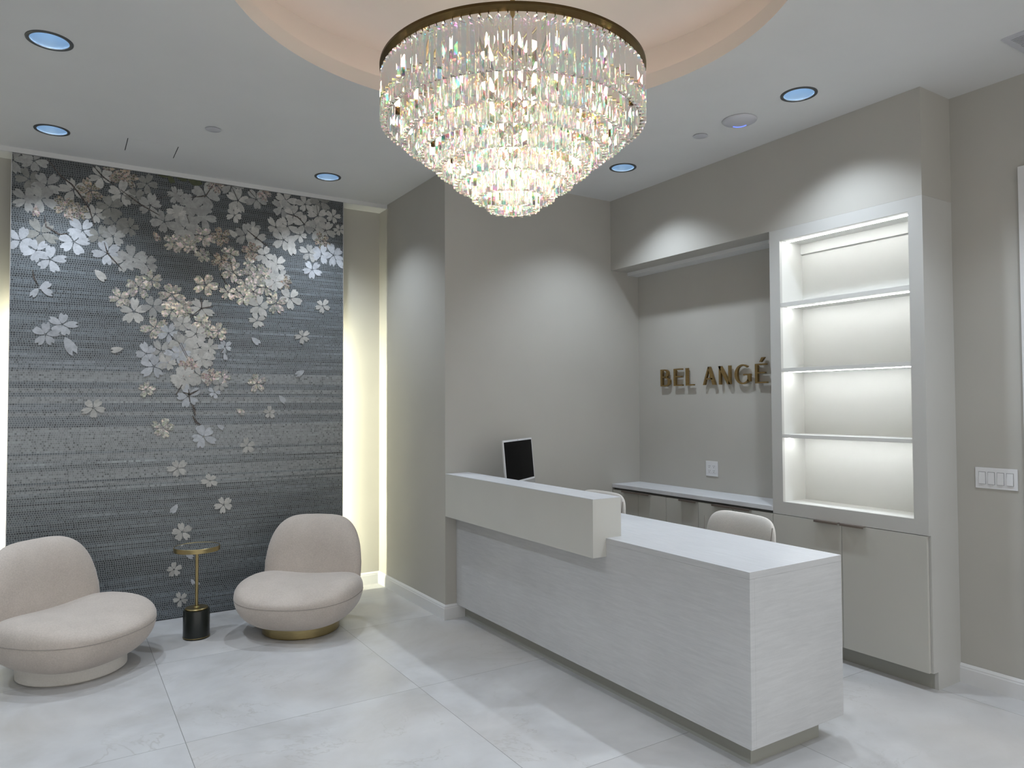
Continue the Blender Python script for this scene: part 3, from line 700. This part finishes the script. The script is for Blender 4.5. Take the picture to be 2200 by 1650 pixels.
def back_fn(t, p):
    # t runs round the outline in x-z, p through the thickness
    cp, sp_ = spow(math.cos(p), 0.50), math.sin(p)
    ux, uz = spow(math.cos(t), 0.50), spow(math.sin(t), 0.62)
    zz = 0.335*cp*uz; x = 0.365*cp*ux
    if zz > 0: x *= 1-0.14*(zz/0.335)**1.2
    z = 0.424+zz
    y = 0.275+0.16*(z-0.40)+(0.085 if sp_ > 0 else 0.10)*sp_ - 0.42*x*x
    if z < 0.30: y -= 0.25*(0.30-z)
    return (x, y, z)
def lounge(x, y, rz, label, base_m, rb, bh):
    c = empty('lounge_chair', (x, y, 0), rz); tag(c, label, 'armless lounge chair', 'rounded lounge chairs by the mosaic')
    surf('seat', seat_fn, 64, 40, M['boucle'], c)
    surf('backrest', back_fn, 64, 32, M['boucle'], c)
    bm = bmesh.new()
    tube(bm, [Vector(seat_fn(2*math.pi*i/96, -0.03))*1.0 for i in range(96)], 0.0022, 6, True)
    obj('seam', bm, M['seam'], c)
    lath('base', [(0, 0.0), (rb-0.012, 0.0), (rb-0.010, 0.008), (rb, 0.008), (rb, bh), (0, bh)], base_m, c, 64)
    return c
lounge(1.462, 5.108, R(-38), 'cream rounded armless lounge chair on a brass disc base, right of the side table', M['brass'], 0.262, 0.068)
lounge(0.085, 5.085, R(40), 'cream rounded armless lounge chair on a pale upholstered base, left of the side table', M['leather'], 0.290, 0.082)

# ------------------------------------------------------------------ side table
st = empty('side_table', (0.808, 5.318, 0)); tag(st, 'small round brass pedestal side table on a black cylinder base between the chairs', 'side table')
lath('base', [(0, 0.004), (0.078, 0.004), (0.084, 0.010), (0.085, 0.016), (0.085, 0.188), (0.083, 0.192), (0, 0.192)], M['blackbase'], st)
lath('base_ring', [(0.0845, 0.009), (0.0868, 0.009), (0.0868, 0.013), (0.0845, 0.013)], M['brass'], st, close=True)
lath('foot_pad', [(0, 0), (0.076, 0), (0.076, 0.0039), (0, 0.0039)], M['rubber'], st)
lath('collar', [(0, 0.1922), (0.072, 0.1922), (0.074, 0.198), (0.070, 0.204), (0.022, 0.206), (0.018, 0.214), (0, 0.214)], M['brass'], st)
lath('pole', [(0, 0.2142), (0.0105, 0.2142), (0.0105, 0.588), (0, 0.588)], M['brass'], st, 24)
tp = lath('tabletop', [(0, 0.5885), (0.146, 0.5885), (0.148, 0.590), (0.148, 0.618), (0.145, 0.620), (0.142, 0.618), (0.142, 0.612), (0, 0.612)], M['brass'], st, 64)
lath('glass_inset', [(0, 0.6122), (0.1415, 0.6122), (0.1415, 0.6175), (0, 0.6175)], M['mirror'], tp, 64)

# ------------------------------------------------------------------ desk chairs
def desk_chair():
    c = empty('desk_chair', (0, 0, 0))
    # sitter faces -Y; backrest at +Y
    def bfn(t, p):
        cp, s_ = spow(math.cos(p), 0.40), math.sin(p)
        ux, uz = spow(math.cos(t), 0.38), spow(math.sin(t), 0.38)
        zz = 0.235*cp*uz; x = 0.275*cp*ux*(1-0.06*zz/0.235)
        y = 0.20+0.12*zz+0.030*s_-0.50*x*x
        return (x, y, 0.695+zz)
    b = surf('backrest', bfn, 48, 20, M['leather'], c)
    for s in (-1, 1):
        bm = bmesh.new()
        tube(bm, [(s*(0.238+0.026*k/10), 0.20+0.12*(-0.19+0.038*k)-0.50*(0.238+0.026*k/10)**2-0.030, 0.695-0.19+0.038*k) for k in range(11)], 0.0025, 6)
        obj('piping', bm, M['seam'], b)
    def sfn(t, p):
        cp, s_ = spow(math.cos(p), 0.4), math.sin(p)
        return (0.25*cp*spow(math.cos(t), 0.6), 0.24*cp*spow(math.sin(t), 0.6)-0.03, 0.455+0.045*s_)
    surf('seat', sfn, 40, 14, M['leather'], c)
    lath('gas_column', [(0, 0.09), (0.025, 0.09), (0.025, 0.25), (0.016, 0.25), (0.016, 0.42), (0, 0.42)], M['silver'], c, 20)
    for k in range(5):
        a = R(72*k+18); bm = bmesh.new(); tube(bm, [(0.02*math.cos(a), 0.02*math.sin(a), 0.105), (0.27*math.cos(a), 0.27*math.sin(a), 0.075)], 0.014, 8)
        lg = obj('leg', bm, M['silver'], c)
        bm = bmesh.new(); bmesh.ops.create_cone(bm, cap_ends=True, segments=20, radius1=0.027, radius2=0.027, depth=0.022,
            matrix=Matrix.Translation((0.27*math.cos(a), 0.27*math.sin(a), 0.0275)) @ Matrix.Rotation(a+0.4, 4, 'Z') @ Matrix.Rotation(R(90), 4, 'X'))
        tube(bm, [(0.27*math.cos(a), 0.27*math.sin(a), 0.03), (0.27*math.cos(a), 0.27*math.sin(a), 0.075)], 0.006, 6)
        obj('caster', bm, M['rubber'], lg)
    return c
c1 = desk_chair(); c1.location = (3.22, 2.875, 0); c1.rotation_euler = (0, 0, R(-90-4))
tag(c1, 'cream upholstered desk chair, its backrest showing above the middle of the desk', 'desk chair', 'cream desk chairs behind the reception desk')
c2 = copy_tree(c1); c2.location = (3.22, 4.14, 0); c2.rotation_euler = (0, 0, R(-90+2))
tag(c2, 'cream upholstered desk chair mostly hidden behind the raised desk ledge', 'desk chair', 'cream desk chairs behind the reception desk')

# ------------------------------------------------------------------ chandelier
ch = empty('crystal_chandelier', (TRAY[0]+0.002, TRAY[1], ZC+0.30)); ZO = ZC+0.30
tag(ch, 'large round tiered crystal prism chandelier with a brass ring hanging from the ceiling tray', 'chandelier')
zz = lambda z: z-ZO
lath('canopy', [(0, 0), (0.075, 0), (0.075, -0.02), (0.03, -0.035), (0, -0.035)], M['brass_dark'], ch, 40)
lath('stem', [(0, -0.035), (0.011, -0.035), (0.011, zz(2.47)), (0.0, zz(2.47))], M['brass'], ch, 16)
lath('hub', [(0, zz(2.865)), (0.03, zz(2.865)), (0.045, zz(2.85)), (0.045, zz(2.82)), (0.02, zz(2.80)), (0, zz(2.80))], M['brass_dark'], ch, 32)
lath('ring', [(0.560, zz(2.986)), (0.560, zz(2.976)), (0.553, zz(2.972)), (0.541, zz(2.964)), (0.537, zz(2.962)), (0.533, zz(2.966)), (0.533, zz(2.986))], M['brass_dark'], ch, 160, close=True)
tiers = [(0.540, 2.751, 0.200, 100), (0.457, 2.681, 0.175, 84), (0.385, 2.627, 0.165, 70), (0.312, 2.565, 0.160, 56), (0.238, 2.503, 0.155, 43), (0.158, 2.443, 0.150, 28), (0.094, 2.400, 0.150, 17)]
for k in range(6):
    a = R(60*k+20); bm = bmesh.new()
    tube(bm, [(0.04*math.cos(a), 0.04*math.sin(a), zz(2.84)), (0.537*math.cos(a), 0.537*math.sin(a), zz(2.970))], 0.0075, 8)
    obj('arm', bm, M['brass'], ch)
for (r, zb, ln, n) in tiers[1:]:
    lath('tier_ring', [(r+0.004, zz(zb+ln+0.014)), (r+0.004, zz(zb+ln+0.008)), (r-0.004, zz(zb+ln+0.008)), (r-0.004, zz(zb+ln+0.014))], M['brass'], ch, 72, close=True)
for k in range(4):
    a = R(90*k+45); bm = bmesh.new()
    for (r, zb, ln, n), (r2, zb2, ln2, n2) in zip(tiers, tiers[1:]):
        z1 = 2.966 if r > 0.5 else zb+ln+0.011
        tube(bm, [((r-0.006)*math.cos(a), (r-0.006)*math.sin(a), zz(z1)), (r2*math.cos(a), r2*math.sin(a), zz(zb2+ln2+0.011))], 0.003, 6)
    obj('tier_brace', bm, M['brass'], ch)
# candle bulbs on cups; the lower rings are added to brighten the crystal
def bulb_at(r, a, z, big=1.0):
    bm = bmesh.new(); lathe(bm, [(0, -0.030), (0.010, -0.030), (0.011, 0.0), (0, 0.0)], 12, (r*math.cos(a), r*math.sin(a), zz(z)))
    s = obj('lamp_holder', bm, M['brass_dark'], ch, True)
    bm = bmesh.new(); lathe(bm, [(0, 0.0), (0.008, 0.002), (0.0155*big, 0.014), (0.015*big, 0.024), (0.008, 0.040), (0.002, 0.052), (0, 0.054)], 12, (r*math.cos(a), r*math.sin(a), zz(z)+0.0005))
    obj('bulb', bm, M['bulb'], s, True)
for rr, nn, z_, a_ in ((0.499, 16, 2.865, 8), (0.421, 14, 2.775, 3), (0.349, 12, 2.725, 20), (0.275, 9, 2.665, 10), (0.198, 7, 2.60, 0), (0.126, 5, 2.535, 25), (0.045, 3, 2.48, 5)):
    for k in range(nn): bulb_at(rr, R(360/nn*k+a_), z_)
# crystals: triangular prisms, one edge outwards, drilled top hung from a hook
def prism_mesh(ln, wd, dp, n, rr):
    me = bpy.data.meshes.new('crystal_prism'); bm = bmesh.new()
    b = 0.0022
    tri = [(dp*0.66, 0), (-dp*0.34, wd/2), (-dp*0.34, -wd/2)]
    def cut(s, z):
        out = []
        for i in range(3):
            p, a, c = Vector((*tri[i], 0)), Vector((*tri[(i-1) % 3], 0)), Vector((*tri[(i+1) % 3], 0))
            for o_ in (a, c):
                d = (o_-p).normalized(); q_ = p+d*b; out.append(bm.verts.new((q_.x*s, q_.y*s, z)))
        return out
    rows = [cut(0.80, 0.0), cut(1.0, 0.003), cut(1.0, ln-0.012), cut(0.55, ln)]
    for a_, b_ in zip(rows, rows[1:]):
        for k in range(6): bm.faces.new((a_[k], a_[(k+1) % 6], b_[(k+1) % 6], b_[k]))
    bm.faces.new(rows[0][::-1]); bm.faces.new(rows[-1])
    bmesh.ops.recalc_face_normals(bm, faces=bm.faces); bm.to_mesh(me); bm.free(); me.materials.append(M['crystal'])
    return me
cand = []
toCam = math.atan2(-TRAY[1], -TRAY[0])
for ti, (r, zb, ln, n) in enumerate(tiers):
    pitch = 2*math.pi*r/n; me = prism_mesh(ln, pitch*0.97, pitch*0.92, n, r)
    for k in range(n):
        a = toCam + 2*math.pi*(k+0.5)/n
        facing = math.cos(a-toCam)
        score = facing + (0.6 if ti == 0 else 0) - 0.1*ti
        cand.append((score, ti, me, r, a, zb))
cand.sort(key=lambda c: -c[0])
bm = bmesh.new()
for i, (s_, ti, me, r, a, zb) in enumerate(cand):
    mt = Matrix.Translation((r*math.cos(a), r*math.sin(a), zz(zb))) @ Matrix.Rotation(a+rnd.uniform(-0.05, 0.05), 4, 'Z')
    if i < 100:
        o = bpy.data.objects.new('crystal_prism', me); C.objects.link(o); o.parent = ch; o.matrix_local = mt
    else:
        n0 = len(bm.verts); bm.from_mesh(me); bm.verts.ensure_lookup_table()
        bmesh.ops.transform(bm, matrix=mt, verts=bm.verts[n0:])
o = obj('crystal_prism_fringe', bm, M['crystal'], ch); o['kind'] = 'stuff'
bm = bmesh.new(); r, zb, ln, n = tiers[0]
for k in range(n):
    a = toCam + 2*math.pi*(k+0.5)/n
    tube(bm, [((r+0.001)*math.cos(a), (r+0.001)*math.sin(a), zz(2.964)), ((r)*math.cos(a), r*math.sin(a), zz(zb+ln-0.004))], 0.0022, 5)
obj('crystal_hook', bm, M['brass_dark'], ch)['kind'] = 'stuff'
